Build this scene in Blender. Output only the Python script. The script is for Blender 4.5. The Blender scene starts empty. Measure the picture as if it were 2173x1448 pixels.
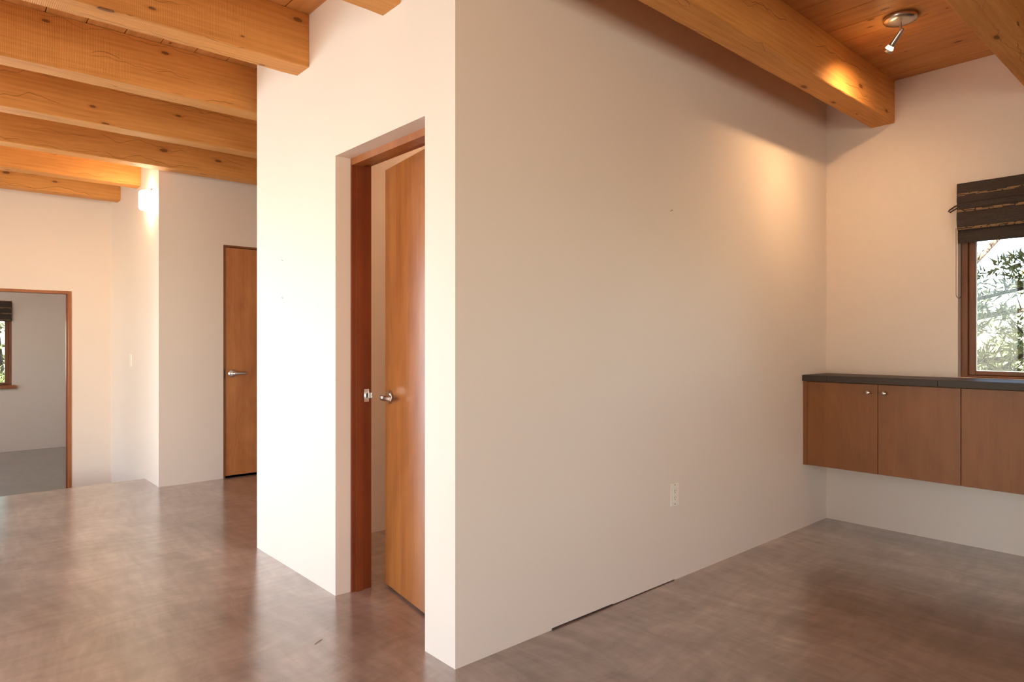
import bpy, math, random
import numpy as np
from mathutils import Vector, Matrix
random.seed(7); rng = np.random.default_rng(7)
sc = bpy.context.scene
COL = sc.collection
PI = math.pi

# ------------------------------------------------------------------ camera
cam_d = bpy.data.cameras.new('camera')
cam_d.sensor_fit = 'HORIZONTAL'; cam_d.sensor_width = 36.0
cam_d.lens = 36.0 * 1410.0 / 2173.0
cam_d.clip_start = 0.05; cam_d.clip_end = 400
cam = bpy.data.objects.new('camera', cam_d); COL.objects.link(cam)
cam.location = (0, 0, 1.2); cam.rotation_euler = (math.radians(90), 0, math.radians(48.35))
sc.camera = cam

# ------------------------------------------------------------------ world, sun, exposure
SKY, SUN = 0.17, 11.0
WIN_LAMP = {3: 3.2, 5: 1.2, 6: 1.2, 7: 1.2, 8: 1.9, 11: 1.9, 10: 1.2}      # strength of the area lamp added at each window, W/m2/sr
WIN_LAMP_COL = {3: (.66, .82, 1.0), 10: (.62, .76, 1.0), 8: (1, .93, .85), 11: (1, .93, .85)}
world = bpy.data.worlds.new('sky'); sc.world = world; world.use_nodes = True; world.cycles.sampling_method = 'NONE'
wn = world.node_tree; wn.nodes.clear()
wo = wn.nodes.new('ShaderNodeOutputWorld'); wb = wn.nodes.new('ShaderNodeBackground'); ws = wn.nodes.new('ShaderNodeTexSky')
ws.sky_type = 'NISHITA'; ws.sun_disc = False; ws.sun_elevation = math.radians(40); ws.sun_rotation = math.radians(161)
ws.altitude = 2000; ws.air_density = 1.0; ws.dust_density = 1.5; ws.ozone_density = 1.0
wb.inputs['Strength'].default_value = SKY
wt = wn.nodes.new('ShaderNodeMix'); wt.data_type = 'RGBA'; wt.blend_type = 'MULTIPLY'; wt.inputs[0].default_value = 1   # camera white balance
wt.inputs[7].default_value = (1.08, 1.0, .97, 1)
wn.links.new(ws.outputs[0], wt.inputs[6]); wn.links.new(wt.outputs[2], wb.inputs[0]); wn.links.new(wb.outputs[0], wo.inputs[0])
sd = bpy.data.lights.new('sun', 'SUN'); sd.energy = SUN; sd.angle = math.radians(0.6); sd.color = (1, .90, .76)
so = bpy.data.objects.new('sun', sd); COL.objects.link(so)
so.rotation_euler = Vector((-0.25, 0.72, -0.64)).to_track_quat('-Z', 'Y').to_euler()
so.location = (0, -10, 12)
sc.view_settings.view_transform = 'Standard'; sc.view_settings.look = 'None'
sc.view_settings.gamma = 1; sc.view_settings.use_curve_mapping = False
sc.view_settings.exposure = 2.42
cy = sc.cycles
cy.max_bounces = 10; cy.diffuse_bounces = 7; cy.glossy_bounces = 4; cy.transparent_max_bounces = 12
cy.sample_clamp_indirect = 4; cy.caustics_reflective = False; cy.caustics_refractive = False
cy.use_denoising = True

# ------------------------------------------------------------------ material helpers
class NT:
    def __init__(s, name):
        s.m = bpy.data.materials.new(name); s.m.use_nodes = True
        s.t = s.m.node_tree; s.t.nodes.clear()
        s.out = s.n('ShaderNodeOutputMaterial')
        s.b = s.n('ShaderNodeBsdfPrincipled'); s.t.links.new(s.b.outputs[0], s.out.inputs[0])
    def n(s, typ, **kw):
        o = s.t.nodes.new(typ)
        for k, v in kw.items(): setattr(o, k, v)
        return o
    def l(s, a, b): s.t.links.new(a, b)
    def set(s, node, key, v):
        i = node.inputs[key]
        if isinstance(v, bpy.types.NodeSocket): s.l(v, i)
        else: i.default_value = v
    def math(s, op, a, b=0.0, c=None, clamp=False):
        o = s.n('ShaderNodeMath', operation=op, use_clamp=clamp); s.set(o, 0, a); s.set(o, 1, b)
        if c is not None: s.set(o, 2, c)
        return o.outputs[0]
    def mapping(s, vec, scale=(1, 1, 1), loc=(0, 0, 0), rot=(0, 0, 0)):
        o = s.n('ShaderNodeMapping'); s.l(vec, o.inputs[0])
        s.set(o, 'Scale', scale); s.set(o, 'Location', loc); s.set(o, 'Rotation', rot)
        return o.outputs[0]
    def noise(s, vec, scale=1, detail=4, rough=.5, dist=0.0):
        o = s.n('ShaderNodeTexNoise'); s.l(vec, o.inputs['Vector'])
        s.set(o, 'Scale', scale); s.set(o, 'Detail', detail); s.set(o, 'Roughness', rough); s.set(o, 'Distortion', dist)
        return o.outputs[0]
    def ramp(s, fac, stops):
        o = s.n('ShaderNodeValToRGB'); s.l(fac, o.inputs[0]); e = o.color_ramp.elements
        while len(e) < len(stops): e.new(.5)
        for k, (p, c) in enumerate(stops):
            e[k].position = p; e[k].color = (*c, 1) if len(c) == 3 else c
        return o.outputs[0]
    def mr(s, v, a, b, c=0.0, d=1.0):
        o = s.n('ShaderNodeMapRange'); s.set(o, 0, v); s.set(o, 1, a); s.set(o, 2, b); s.set(o, 3, c); s.set(o, 4, d)
        return o.outputs[0]
    def mix(s, fac, a, b, mode='MIX'):
        o = s.n('ShaderNodeMix', data_type='RGBA', blend_type=mode)
        s.set(o, 0, fac)
        for k, v in ((6, a), (7, b)):
            if isinstance(v, bpy.types.NodeSocket): s.l(v, o.inputs[k])
            else: o.inputs[k].default_value = (*v, 1)
        return o.outputs[2]
    def bump(s, h, strength=.3, dist=.002):
        o = s.n('ShaderNodeBump'); s.l(h, o.inputs['Height']); s.set(o, 'Strength', strength); s.set(o, 'Distance', dist)
        s.l(o.outputs[0], s.b.inputs['Normal'])
    def coords(s, rnd=True):
        tc = s.n('ShaderNodeTexCoord').outputs['Object']
        if not rnd: return tc
        oi = s.n('ShaderNodeObjectInfo').outputs['Random']
        cx = s.n('ShaderNodeCombineXYZ')
        s.l(s.math('MULTIPLY', oi, 37.0), cx.inputs[0]); s.l(s.math('MULTIPLY', oi, 91.0), cx.inputs[1]); s.l(s.math('MULTIPLY', oi, 53.0), cx.inputs[2])
        a = s.n('ShaderNodeVectorMath', operation='ADD'); s.l(tc, a.inputs[0]); s.l(cx.outputs[0], a.inputs[1])
        return a.outputs[0]
    def col(s, c):
        if isinstance(c, bpy.types.NodeSocket): s.l(c, s.b.inputs['Base Color'])
        else: s.b.inputs['Base Color'].default_value = (*c, 1)
    def par(s, **kw):
        for k, v in kw.items(): s.set(s.b, k.replace('_', ' '), v)

def plain(name, c, rough=.5, metal=0.0, **kw):
    n = NT(name); n.col(c); n.par(Roughness=rough, Metallic=metal)
    for k, v in kw.items(): n.par(**{k: v})
    return n.m

def m_plaster():
    n = NT('cream_plaster'); v = n.coords(False)
    a = n.noise(v, 1.3, 3, .5)
    n.col(n.mix(n.mr(a, .3, .7), (.80, .695, .605), (.82, .72, .63)))
    h = n.math('ADD', n.noise(v, 5, 3, .5), n.math('MULTIPLY', n.noise(v, 60, 2, .5), .06))
    n.bump(h, .25, .006); n.par(Roughness=.55); n.b.inputs['Specular IOR Level'].default_value = .35
    return n.m

def m_floor(dark=False):
    n = NT('stained_concrete_grey' if dark else 'stained_concrete'); v = n.coords(False)
    warp = n.n('ShaderNodeTexNoise'); n.l(v, warp.inputs['Vector']); warp.inputs['Scale'].default_value = 1.1; warp.inputs['Detail'].default_value = 2
    wv = n.n('ShaderNodeVectorMath', operation='MULTIPLY_ADD'); n.l(warp.outputs[1], wv.inputs[0]); wv.inputs[1].default_value = (.35, .35, 0); n.l(v, wv.inputs[2])
    w = wv.outputs[0]
    big = n.noise(w, .9, 5, .6)
    mid = n.noise(n.mapping(w, (1, 2.2, 1), rot=(0, 0, .5)), 2.1, 7, .62, .3)
    str1 = n.noise(n.mapping(w, (2.5, 13, 1), rot=(0, 0, .9)), 1.6, 4, .6, .25)
    str2 = n.noise(n.mapping(w, (15, 3, 1), rot=(0, 0, .3)), 1.3, 4, .6, .25)
    f = n.math('ADD', n.math('MULTIPLY', big, .5), n.math('MULTIPLY', mid, .5))
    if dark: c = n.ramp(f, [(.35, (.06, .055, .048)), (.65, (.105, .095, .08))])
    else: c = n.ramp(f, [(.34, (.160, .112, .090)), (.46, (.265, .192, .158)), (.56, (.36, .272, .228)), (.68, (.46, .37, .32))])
    gm = n.mr(n.noise(w, 1.7, 4, .55), .42, .75)
    if not dark: c = n.mix(n.math('MULTIPLY', gm, .5), c, (.25, .205, .165))
    st = n.mr(n.math('MULTIPLY_ADD', str1, .5, n.math('MULTIPLY', str2, .5)), .36, .64, .76, 1.22)
    sg = n.n('ShaderNodeCombineColor')
    for i in range(3): n.l(st, sg.inputs[i])
    c = n.mix(1, c, sg.outputs[0], 'MULTIPLY')
    # hairline trowel scratches
    vo = n.n('ShaderNodeTexVoronoi', feature='DISTANCE_TO_EDGE'); n.l(n.mapping(w, (1, 1, 0)), vo.inputs['Vector']); vo.inputs['Scale'].default_value = .55
    cr = n.math('LESS_THAN', vo.outputs[0], .0016)
    c = n.mix(n.math('MULTIPLY', cr, .10), c, (.06, .04, .03))
    n.col(c)
    n.par(Roughness=.28); n.b.inputs['Specular IOR Level'].default_value = .55
    n.par(Coat_Weight=1.0, Coat_Roughness=.2, Coat_IOR=1.75)
    n.bump(n.noise(w, 2.5, 1, .5), .05, .01)
    return n.m

def m_timber(name, light, dark, knots=True, axis='Y', saw=True, checks=True, ring=1.0, knotscale=3.2, rough=.62, kfreq=.45):
    """Sawn timber whose grain runs along axis; knots, saw marks and drying checks."""
    n = NT(name); v = n.coords(True)
    sep = n.n('ShaderNodeSeparateXYZ'); n.l(v, sep.inputs[0])
    X, Y, Z = sep.outputs
    L, A = (Y, X) if axis == 'Y' else (X, Y)
    geo = n.n('ShaderNodeNewGeometry'); ns = n.n('ShaderNodeSeparateXYZ'); n.l(geo.outputs['Normal'], ns.inputs[0])
    side = n.math('LESS_THAN', n.math('ABSOLUTE', ns.outputs[2]), .5)
    if axis == 'Y':
        mx = n.n('ShaderNodeMix', data_type='FLOAT'); n.l(side, mx.inputs[0]); n.l(A, mx.inputs[2]); n.l(n.math('ADD', Z, 4.7), mx.inputs[3]); S = mx.outputs[0]
    else: S = A
    uv = n.n('ShaderNodeCombineXYZ'); n.l(L, uv.inputs[0]); n.l(S, uv.inputs[1]); uv = uv.outputs[0]   # along, across
    # knots
    kv = n.mapping(uv, (.62, 1.5, 1))
    vo = n.n('ShaderNodeTexVoronoi', feature='F1', voronoi_dimensions='2D'); n.l(kv, vo.inputs['Vector'])
    vo.inputs['Scale'].default_value = knotscale; vo.inputs['Randomness'].default_value = 1
    d = n.math('MULTIPLY', vo.outputs['Distance'], 1.35)
    ks = n.n('ShaderNodeSeparateColor'); n.l(vo.outputs['Color'], ks.inputs[0])
    ksz = n.mr(ks.outputs[0], 0, 1, .25, 1.25)
    dn = n.math('DIVIDE', d, ksz)
    pull = n.mr(dn, 0, .30, 1, 0)                       # warps the grain around the knot
    gv = n.n('ShaderNodeCombineXYZ'); n.l(L, gv.inputs[0]); n.l(n.math('ADD', S, n.math('MULTIPLY', n.math('POWER', pull, 2), .030)), gv.inputs[1])
    bend = n.noise(n.mapping(uv, (.8, 3, 1)), 1, 2, .5)
    g2 = n.math('ADD', S, n.math('MULTIPLY_ADD', bend, .16, n.math('MULTIPLY', n.math('POWER', pull, 2), .03)))
    rings = n.math('SINE', n.math('MULTIPLY', g2, 190 * ring))
    rings = n.mr(rings, -1, 1)
    fib = n.noise(n.mapping(gv.outputs[0], (3, 110, 1)), 1, 2, .55)
    blot = n.noise(n.mapping(uv, (1.3, 6, 1)), 1, 4, .6)
    f = n.math('ADD', n.math('MULTIPLY', rings, .07), n.math('ADD', n.math('MULTIPLY', fib, .40), n.math('MULTIPLY', blot, .62)))
    c = n.ramp(n.mr(f, .37, .76), [(0, dark), (.45, tuple(.5 * (a + b) for a, b in zip(light, dark))), (1, light)])
    h = n.math('MULTIPLY', fib, .5)
    if saw:
        wob = n.noise(n.mapping(uv, (2, 1, 1)), 1.5, 2, .5)
        sw = n.math('SINE', n.math('MULTIPLY', n.math('MULTIPLY_ADD', wob, .02, L), 900))
        am = n.mr(n.noise(n.mapping(uv, (1.7, 1.5, 1)), 1, 2, .5), .42, .62)
        sf = n.math('MULTIPLY', n.mr(sw, -.2, 1), am)
        c = n.mix(n.math('MULTIPLY', sf, .16), c, tuple(min(1, x * 1.5) for x in light))
        h = n.math('ADD', h, n.math('MULTIPLY', sf, .9))
    if knots:
        has = n.math('GREATER_THAN', ks.outputs[1], kfreq)
        core = n.math('MULTIPLY', n.mr(dn, .045, .062, 1, 0), has)
        ringk = n.math('MULTIPLY', n.math('MULTIPLY', n.mr(dn, .050, .058, 0, 1), n.mr(dn, .062, .075, 1, 0)), has)
        halo = n.math('MULTIPLY', n.mr(dn, .06, .17, 1, 0), has)
        c = n.mix(n.math('MULTIPLY', halo, .35), c, (.30, .085, .012))
        c = n.mix(n.math('MULTIPLY', core, .75), c, (.11, .035, .010))
        c = n.mix(n.math('MULTIPLY', ringk, .8), c, (.03, .010, .004))
    if checks:
        for (o, wd, lo, hi) in ((0.0, .0012, .53, .55), (7.3, .0008, .56, .58)):
            cn = n.n('ShaderNodeTexNoise', noise_dimensions='1D'); n.l(n.math('MULTIPLY_ADD', L, .9, o), cn.inputs['W']); cn.inputs['Detail'].default_value = 2
            wv = n.math('MULTIPLY', n.math('SUBTRACT', cn.outputs[0], .5), .10)
            # bands repeat across the face every 13 cm
            t = n.math('ABSOLUTE', n.math('SUBTRACT', n.math('PINGPONG', n.math('ADD', n.math('ADD', S, wv), o), .13), .06))
            mk = n.noise(n.mapping(uv, (1.1, 2, 1), loc=(o, 0, 0)), 1.3, 1, .5)
            ln = n.math('MULTIPLY', n.math('LESS_THAN', t, wd), n.mr(mk, lo, hi))
            c = n.mix(n.math('MULTIPLY', ln, .82), c, (.05, .016, .005))
            h = n.math('SUBTRACT', h, n.math('MULTIPLY', ln, 2.0))
    n.col(c); n.par(Roughness=rough); n.bump(h, .45, .0016)
    n.b.inputs['Specular IOR Level'].default_value = .3
    return n.m

def m_veneer(name, light, dark, rough=.32, sx=22, coat=.25, flame=True):
    n = NT(name); v = n.coords(True)
    w = n.mapping(v, (sx, sx, .9)); f1 = n.noise(w, 1, 6, .6, .4)
    f2 = n.noise(n.mapping(v, (3.5, 3.5, 1.6)), 1, 5, .6, 1.2)
    f3 = n.noise(n.mapping(v, (160, 160, 7)), 1, 3, .6)
    f = n.math('ADD', n.math('MULTIPLY', f1, .42), n.math('ADD', n.math('MULTIPLY', f2, .45), n.math('MULTIPLY', f3, .16)))
    if flame:
        rr = n.math('SINE', n.math('MULTIPLY', n.noise(n.mapping(v, (2.2, 2.2, .55)), 1, 2, .5, .6), 110))
        f = n.math('ADD', f, n.math('MULTIPLY', rr, .018))
    n.col(n.ramp(n.mr(f, .34, .70), [(0, dark), (1, light)]))
    n.par(Roughness=rough, Coat_Weight=coat, Coat_Roughness=.12); n.bump(f3, .08, .0006)
    return n.m

def m_glass():
    m = bpy.data.materials.new('window_glass'); m.use_nodes = True; t = m.node_tree; t.nodes.clear()
    o = t.nodes.new('ShaderNodeOutputMaterial'); mx = t.nodes.new('ShaderNodeMixShader'); tr = t.nodes.new('ShaderNodeBsdfTransparent')
    g = t.nodes.new('ShaderNodeBsdfGlossy'); fr = t.nodes.new('ShaderNodeFresnel'); fr.inputs[0].default_value = 1.3
    g.inputs['Roughness'].default_value = .02; tr.inputs[0].default_value = (.95, .97, .95, 1)
    t.links.new(fr.outputs[0], mx.inputs[0]); t.links.new(tr.outputs[0], mx.inputs[1]); t.links.new(g.outputs[0], mx.inputs[2]); t.links.new(mx.outputs[0], o.inputs[0])
    return m

def m_emit(name, c, s, base=(1, 1, 1)):
    n = NT(name); n.col(base); n.par(Roughness=.4); n.b.inputs['Emission Color'].default_value = (*c, 1); n.b.inputs['Emission Strength'].default_value = s
    return n.m

def m_weave(name, a, b, vertical=.12):
    n = NT(name); v = n.coords(True)
    f = n.noise(n.mapping(v, (9, 9, 330)), 1, 4, .7)
    g = n.noise(n.mapping(v, (70, 70, 420)), 1, 2, .6)
    n.col(n.ramp(n.math('MULTIPLY_ADD', g, .4, n.math('MULTIPLY', f, .6)), [(.36, a), (.62, b)]))
    n.par(Roughness=.75); n.bump(f, .6, .0012); return n.m

M = dict(
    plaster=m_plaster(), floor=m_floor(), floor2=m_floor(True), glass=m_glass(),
    beam=m_timber('rough_sawn_fir', (.74, .34, .095), (.50, .20, .045)),
    plank=m_timber('pine_decking', (.70, .34, .115), (.48, .20, .055), axis='X', saw=False, checks=False, ring=.55, knotscale=4.6, rough=.5, kfreq=.12),
    door=m_veneer('birch_veneer', (.62, .255, .080), (.38, .125, .032)),
    leafdoor=m_veneer('fir_veneer', (.52, .20, .052), (.27, .078, .018)),
    cab=m_veneer('maple_veneer', (.30, .115, .030), (.195, .066, .016), .5, 14, .0),
    jamb=m_veneer('mahogany_stain', (.27, .058, .012), (.15, .026, .006), .42, 40, .1, False),
    winwood=m_veneer('window_walnut_stain', (.30, .105, .030), (.13, .042, .013), .5, 60, .0, False),
    headjamb=m_veneer('fir_frame', (.42, .15, .04), (.27, .08, .02), .45, 20, .1, False),
    slate=plain('slate', (.055, .040, .031), .5, 0, **{'Specular IOR Level': .3}),
    grout=plain('grout', (.02, .017, .015), .8),
    void=plain('shade_fill', (.02, .018, .02), .9),  # flat near-black colour, used in place of shade
    chrome=plain('satin_chrome', (.72, .71, .70), .22, 1.0),
    nickel=plain('brushed_nickel', (.62, .56, .50), .28, 1.0),
    plate=plain('almond_plastic', (.86, .80, .70), .4),
    slot=plain('dark_slot', (.05, .035, .03), .6),
    weave=m_weave('woven_reed_dark', (.012, .008, .006), (.060, .036, .024)),
    reed=plain('tan_reed', (.30, .17, .065), .6),
    cord=plain('brown_cord', (.06, .025, .015), .6),
    bead=plain('bronze_bead', (.05, .032, .022), .5, .3),
    chalk=plain('nail_steel', (.45, .36, .30), .5, .4),
    ext=plain('exterior_stucco', (.55, .45, .34), .9),
    soil=None, bark=None, needle=None)

def m_soil():
    n = NT('dry_ground'); v = n.coords(False)
    n.col(n.ramp(n.noise(v, .7, 6, .65), [(.35, (.13, .11, .065)), (.6, (.22, .19, .12)), (.7, (.10, .12, .05))])); n.par(Roughness=.95); return n.m
def m_bark():
    n = NT('pine_bark'); v = n.coords(False)
    f = n.noise(n.mapping(v, (8, 8, 3)), 2.5, 5, .7)
    n.col(n.ramp(f, [(.35, (.05, .034, .028)), (.65, (.15, .11, .09))])); n.par(Roughness=.9); n.bump(f, .8, .02); return n.m
def m_needle(name, a, b):
    n = NT(name); v = n.coords(False)
    n.col(n.ramp(n.noise(v, 3.0, 3, .6), [(.35, a), (.65, b)])); n.par(Roughness=.6)
    n.b.inputs['Subsurface Weight'].default_value = 0.0
    return n.m
M['soil'], M['bark'] = m_soil(), m_bark()
M['needle'] = m_needle('pine_needles', (.12, .15, .045), (.34, .37, .14))
M['needle2'] = m_needle('juniper_foliage', (.10, .14, .045), (.28, .34, .13))

# ------------------------------------------------------------------ mesh helpers
class MB:
    def __init__(s): s.v = []; s.f = []; s.sm = []
    def add(s, vs, fs, smooth=False):
        o = len(s.v); s.v += [tuple(p) for p in vs]; s.f += [tuple(i + o for i in f) for f in fs]; s.sm += [smooth] * len(fs); return s
    def box(s, x0, x1, y0, y1, z0, z1, b=0.0):
        if b <= 0:
            vs = [(x, y, z) for x in (x0, x1) for y in (y0, y1) for z in (z0, z1)]
            return s.add(vs, [(0, 1, 3, 2), (4, 6, 7, 5), (0, 4, 5, 1), (2, 3, 7, 6), (0, 2, 6, 4), (1, 5, 7, 3)])
        lo, hi = (x0, y0, z0), (x1, y1, z1); vs = []; idx = {}
        for cx in (0, 1):
            for cyy in (0, 1):
                for cz in (0, 1):
                    for ax in range(3):
                        p = [ (lo[k] if (cx, cyy, cz)[k] == 0 else hi[k]) for k in range(3)]
                        for k in range(3):
                            if k != ax: p[k] += b if (cx, cyy, cz)[k] == 0 else -b
                        idx[(cx, cyy, cz, ax)] = len(vs); vs.append(tuple(p))
        fs = []
        for ax in range(3):
            o1, o2 = [k for k in range(3) if k != ax]
            for sgn in (0, 1):
                q = []
                for a, c in ((0, 0), (1, 0), (1, 1), (0, 1)):
                    k = [0, 0, 0]; k[ax] = sgn; k[o1] = a; k[o2] = c; q.append(idx[(*k, ax)])
                fs.append(tuple(q))
        for ax in range(3):
            o1, o2 = [k for k in range(3) if k != ax]
            for a in (0, 1):
                for c in (0, 1):
                    q = []
                    for t, w in ((0, o1), (1, o1), (1, o2), (0, o2)):
                        k = [0, 0, 0]; k[ax] = t; k[o1] = a; k[o2] = c; q.append(idx[(*k, w)])
                    fs.append(tuple(q))
        for cx in (0, 1):
            for cyy in (0, 1):
                for cz in (0, 1): fs.append(tuple(idx[(cx, cyy, cz, ax)] for ax in range(3)))
        return s.add(vs, fs)
    def tube(s, pts, rad, n=12, caps=True, smooth=True):
        pts = [Vector(p) for p in pts]
        if not hasattr(rad, '__len__'): rad = [rad] * len(pts)
        vs = []; up = None
        for i, p in enumerate(pts):
            t = (pts[min(i + 1, len(pts) - 1)] - pts[max(i - 1, 0)]).normalized()
            if up is None: up = Vector((0, 0, 1)) if abs(t.z) < .9 else Vector((1, 0, 0))
            a = t.cross(up).normalized(); bb = a.cross(t).normalized(); up = bb
            for k in range(n):
                th = 2 * PI * k / n; vs.append(p + (a * math.cos(th) + bb * math.sin(th)) * rad[i])
        fs = [(i * n + k, i * n + (k + 1) % n, (i + 1) * n + (k + 1) % n, (i + 1) * n + k) for i in range(len(pts) - 1) for k in range(n)]
        s.add(vs, fs, smooth)
        if caps:
            s.add([vs[k] for k in range(n)], [tuple(reversed(range(n)))]); s.add([vs[(len(pts) - 1) * n + k] for k in range(n)], [tuple(range(n))])
        return s
    def xf(s, m):
        s.v = [tuple(m @ Vector(p)) for p in s.v]; return s
    def build(s, name, mat, parent=None, loc=None, rot=None, smooth_fix=True):
        me = bpy.data.meshes.new(name); me.from_pydata(s.v, [], s.f)
        me.polygons.foreach_set('use_smooth', s.sm); me.update()
        bm_fix(me)
        me.materials.append(M[mat] if isinstance(mat, str) else mat)
        o = bpy.data.objects.new(name, me); COL.objects.link(o)
        if parent: o.parent = parent
        if loc: o.location = loc
        if rot: o.rotation_euler = rot
        return o
import bmesh
def bm_fix(me):
    if len(me.polygons) > 20000: return
    bm = bmesh.new(); bm.from_mesh(me); bmesh.ops.recalc_face_normals(bm, faces=bm.faces); bm.to_mesh(me); bm.free()
def tag(o, label=None, cat=None, group=None, kind=None):
    if label: o['label'] = label
    if cat: o['category'] = cat
    if group: o['group'] = group
    if kind: o['kind'] = kind
    return o
def thing(name, label, cat, loc=(0, 0, 0), rot=(0, 0, 0), group=None, kind=None):
    o = bpy.data.objects.new(name, None); o.empty_display_size = .1; COL.objects.link(o); o.location = loc; o.rotation_euler = rot
    return tag(o, label, cat, group, kind)
def bx(name, mat, b, parent=None, bev=0.0, org=None):
    """One box as an object whose origin sits at its base centre (or at org)."""
    x0, x1, y0, y1, z0, z1 = b
    if org is None: org = ((x0 + x1) / 2, (y0 + y1) / 2, z0)
    return MB().box(x0 - org[0], x1 - org[0], y0 - org[1], y1 - org[1], z0 - org[2], z1 - org[2], bev).build(name, mat, parent, loc=org)
def lathe(prof, n=32):
    m = MB(); vs = []; 
    for r, z in prof:
        for k in range(n): vs.append((r * math.cos(2 * PI * k / n), r * math.sin(2 * PI * k / n), z))
    fs = [(i * n + k, i * n + (k + 1) % n, (i + 1) * n + (k + 1) % n, (i + 1) * n + k) for i in range(len(prof) - 1) for k in range(n)]
    m.add(vs, fs, True); return m

# ------------------------------------------------------------------ setting: walls, floors
XA, YC, YB, H = -1.95, 1.457, 4.586, 2.84
XD, XE, LOW = -7.822, -6.0, -0.37
XEDGE = -6.45
def wall(name, label, box, hole_axis=None, holes=(), mat='plaster'):
    """A wall with rectangular holes cut along hole_axis ('X' or 'Y' = the horizontal axis it runs along)."""
    x0, x1, y0, y1, z0, z1 = box; m = MB()
    if not holes: m.box(*box)
    else:
        a0, a1 = (x0, x1) if hole_axis == 'X' else (y0, y1)
        As = sorted({a0, a1, *[h[0] for h in holes], *[h[1] for h in holes]})
        for p, q in zip(As[:-1], As[1:]):
            hs = sorted([h for h in holes if h[0] <= p + 1e-6 and h[1] >= q - 1e-6], key=lambda h: h[2]); z = z0
            segs = []
            for h in hs:
                if h[2] > z + 1e-6: segs.append((z, h[2]))
                z = h[3]
            if z < z1 - 1e-6: segs.append((z, z1))
            for s0, s1 in segs:
                if hole_axis == 'X': m.box(p, q, y0, y1, s0, s1)
                else: m.box(x0, x1, p, q, s0, s1)
        # weld the cells into one solid without inner faces
    o = m.build(name, mat)
    bm = bmesh.new(); bm.from_mesh(o.data); bmesh.ops.remove_doubles(bm, verts=bm.verts, dist=1e-5)
    seen = {}
    for f in bm.faces:
        seen.setdefault(tuple(sorted(v.index for v in f.verts)), []).append(f)
    bmesh.ops.delete(bm, geom=[f for fs in seen.values() if len(fs) > 1 for f in fs], context='FACES_ONLY')
    bmesh.ops.recalc_face_normals(bm, faces=bm.faces); bm.to_mesh(o.data); bm.free()
    return tag(o, label, 'wall', kind='structure')

W1 = (-1.185, 0.62, 0.985, 2.08)           # window above the counter (X range, z range)
wall('wall_jog', 'narrow cream wall holding the ajar wooden door', (-3.865, XA, YC, 1.64, 0, H), 'X', [(-2.888, -2.145, 0, 2.072)])
# long wall: its plaster stops short of the slab for a stretch, leaving a dark gap
long_holes = [(1.955, 2.35, 0, .007), (2.35, 2.83, 0, .004)]
wall('wall_long', 'long blank beige wall with a power outlet and one nail', (-2.07, XA, 1.64, YB, 0, H), 'Y', long_holes)
tag(bx('gap_shade_strip', 'void', (-2.065, -1.957, 1.957, 2.829, .0004, .0036)), 'dark strip standing in for gap shade under the foot of the long beige wall', 'gap', kind='structure')  # near-black strip gives the gap its shade by colour
wall('wall_hall', 'cream wall on the hidden hallway side of the closet block', (-3.865, -3.69, 1.64, 6.5, 0, H))
wall('wall_right', 'cream wall with the floating cabinets and shaded window', (-3.69, 3.5, YB, 4.80, 0, H), 'X', [W1])
wall('wall_landing', 'bright cream wall carrying the glowing sconce and light switch', (XD, XE, YC, 1.60, LOW, H))
wall('wall_far', 'pale wall with the closed wooden door on the upper level', (-6.15, XE, 1.60, 6.5, LOW, H), 'Y', [(1.969, 2.79, 0, 2.04)])
wall('wall_end', 'plain wall closing the hallway end', (-6.15, -3.69, 6.5, 6.65, LOW, H), 'X', [(-5.6, -4.3, .6, 2.1)])
WD = (-3.3, .17, -.2, 2.2)
wall('wall_left', 'yellowish cream wall with the trimmed doorway to the sunken room', (-7.972, XD, -4, 1.60, LOW, H), 'Y', [(.27, 1.115, LOW, 1.693), WD])
S_H = [(-7.3, -6.5, .1, 2.25), (-6.2, -4.0, .08, 2.3), (-3.7, -1.5, .08, 2.3)]
wall('wall_front', 'plain window wall behind the camera', (-7.972, 3.65, -4.15, -4, LOW - .13, H), 'X', S_H)
wall('wall_side', 'plain wall to the side of the camera', (3.5, 3.65, -4, 4.80, 0, H), 'Y', [(-3.2, -1.4, .3, 2.15), (-.8, 1.0, .3, 2.15)])
wall('wall_sunken', 'grey shaded wall with a small shaded window in the sunken room', (-11.94, -11.79, -3.15, 3.15, LOW, H), 'Y', [(-.35, .964, .57, 1.77)])
wall('wall_sunken.001', 'plain north wall of the sunken room', (-11.79, -7.822, 3.0, 3.15, LOW, H))
wall('wall_sunken.002', 'plain south wall of the sunken room', (-11.79, -7.972, -3.15, -3.0, LOW, H), 'X', [(-10.9, -9.6, .6, 1.7)])
wall('wall_sunken.003', 'plain partition of the sunken room', (-7.972, -7.822, 1.6, 3.0, LOW, H))

tag(bx('floor', 'floor', (XEDGE, 3.65, -4.15, 6.65, -.55, 0), org=(0, 0, 0)), 'glossy mottled brown stained concrete floor', 'floor', kind='structure')
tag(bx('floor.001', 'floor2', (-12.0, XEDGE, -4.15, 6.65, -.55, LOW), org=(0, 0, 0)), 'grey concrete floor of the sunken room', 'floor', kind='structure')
tag(bx('floor.002', 'floor', (XEDGE - .30, XEDGE, -4.0, YC, LOW, LOW / 2), org=(0, 0, LOW)), 'single concrete step down from the main floor', 'step', kind='structure')

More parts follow.
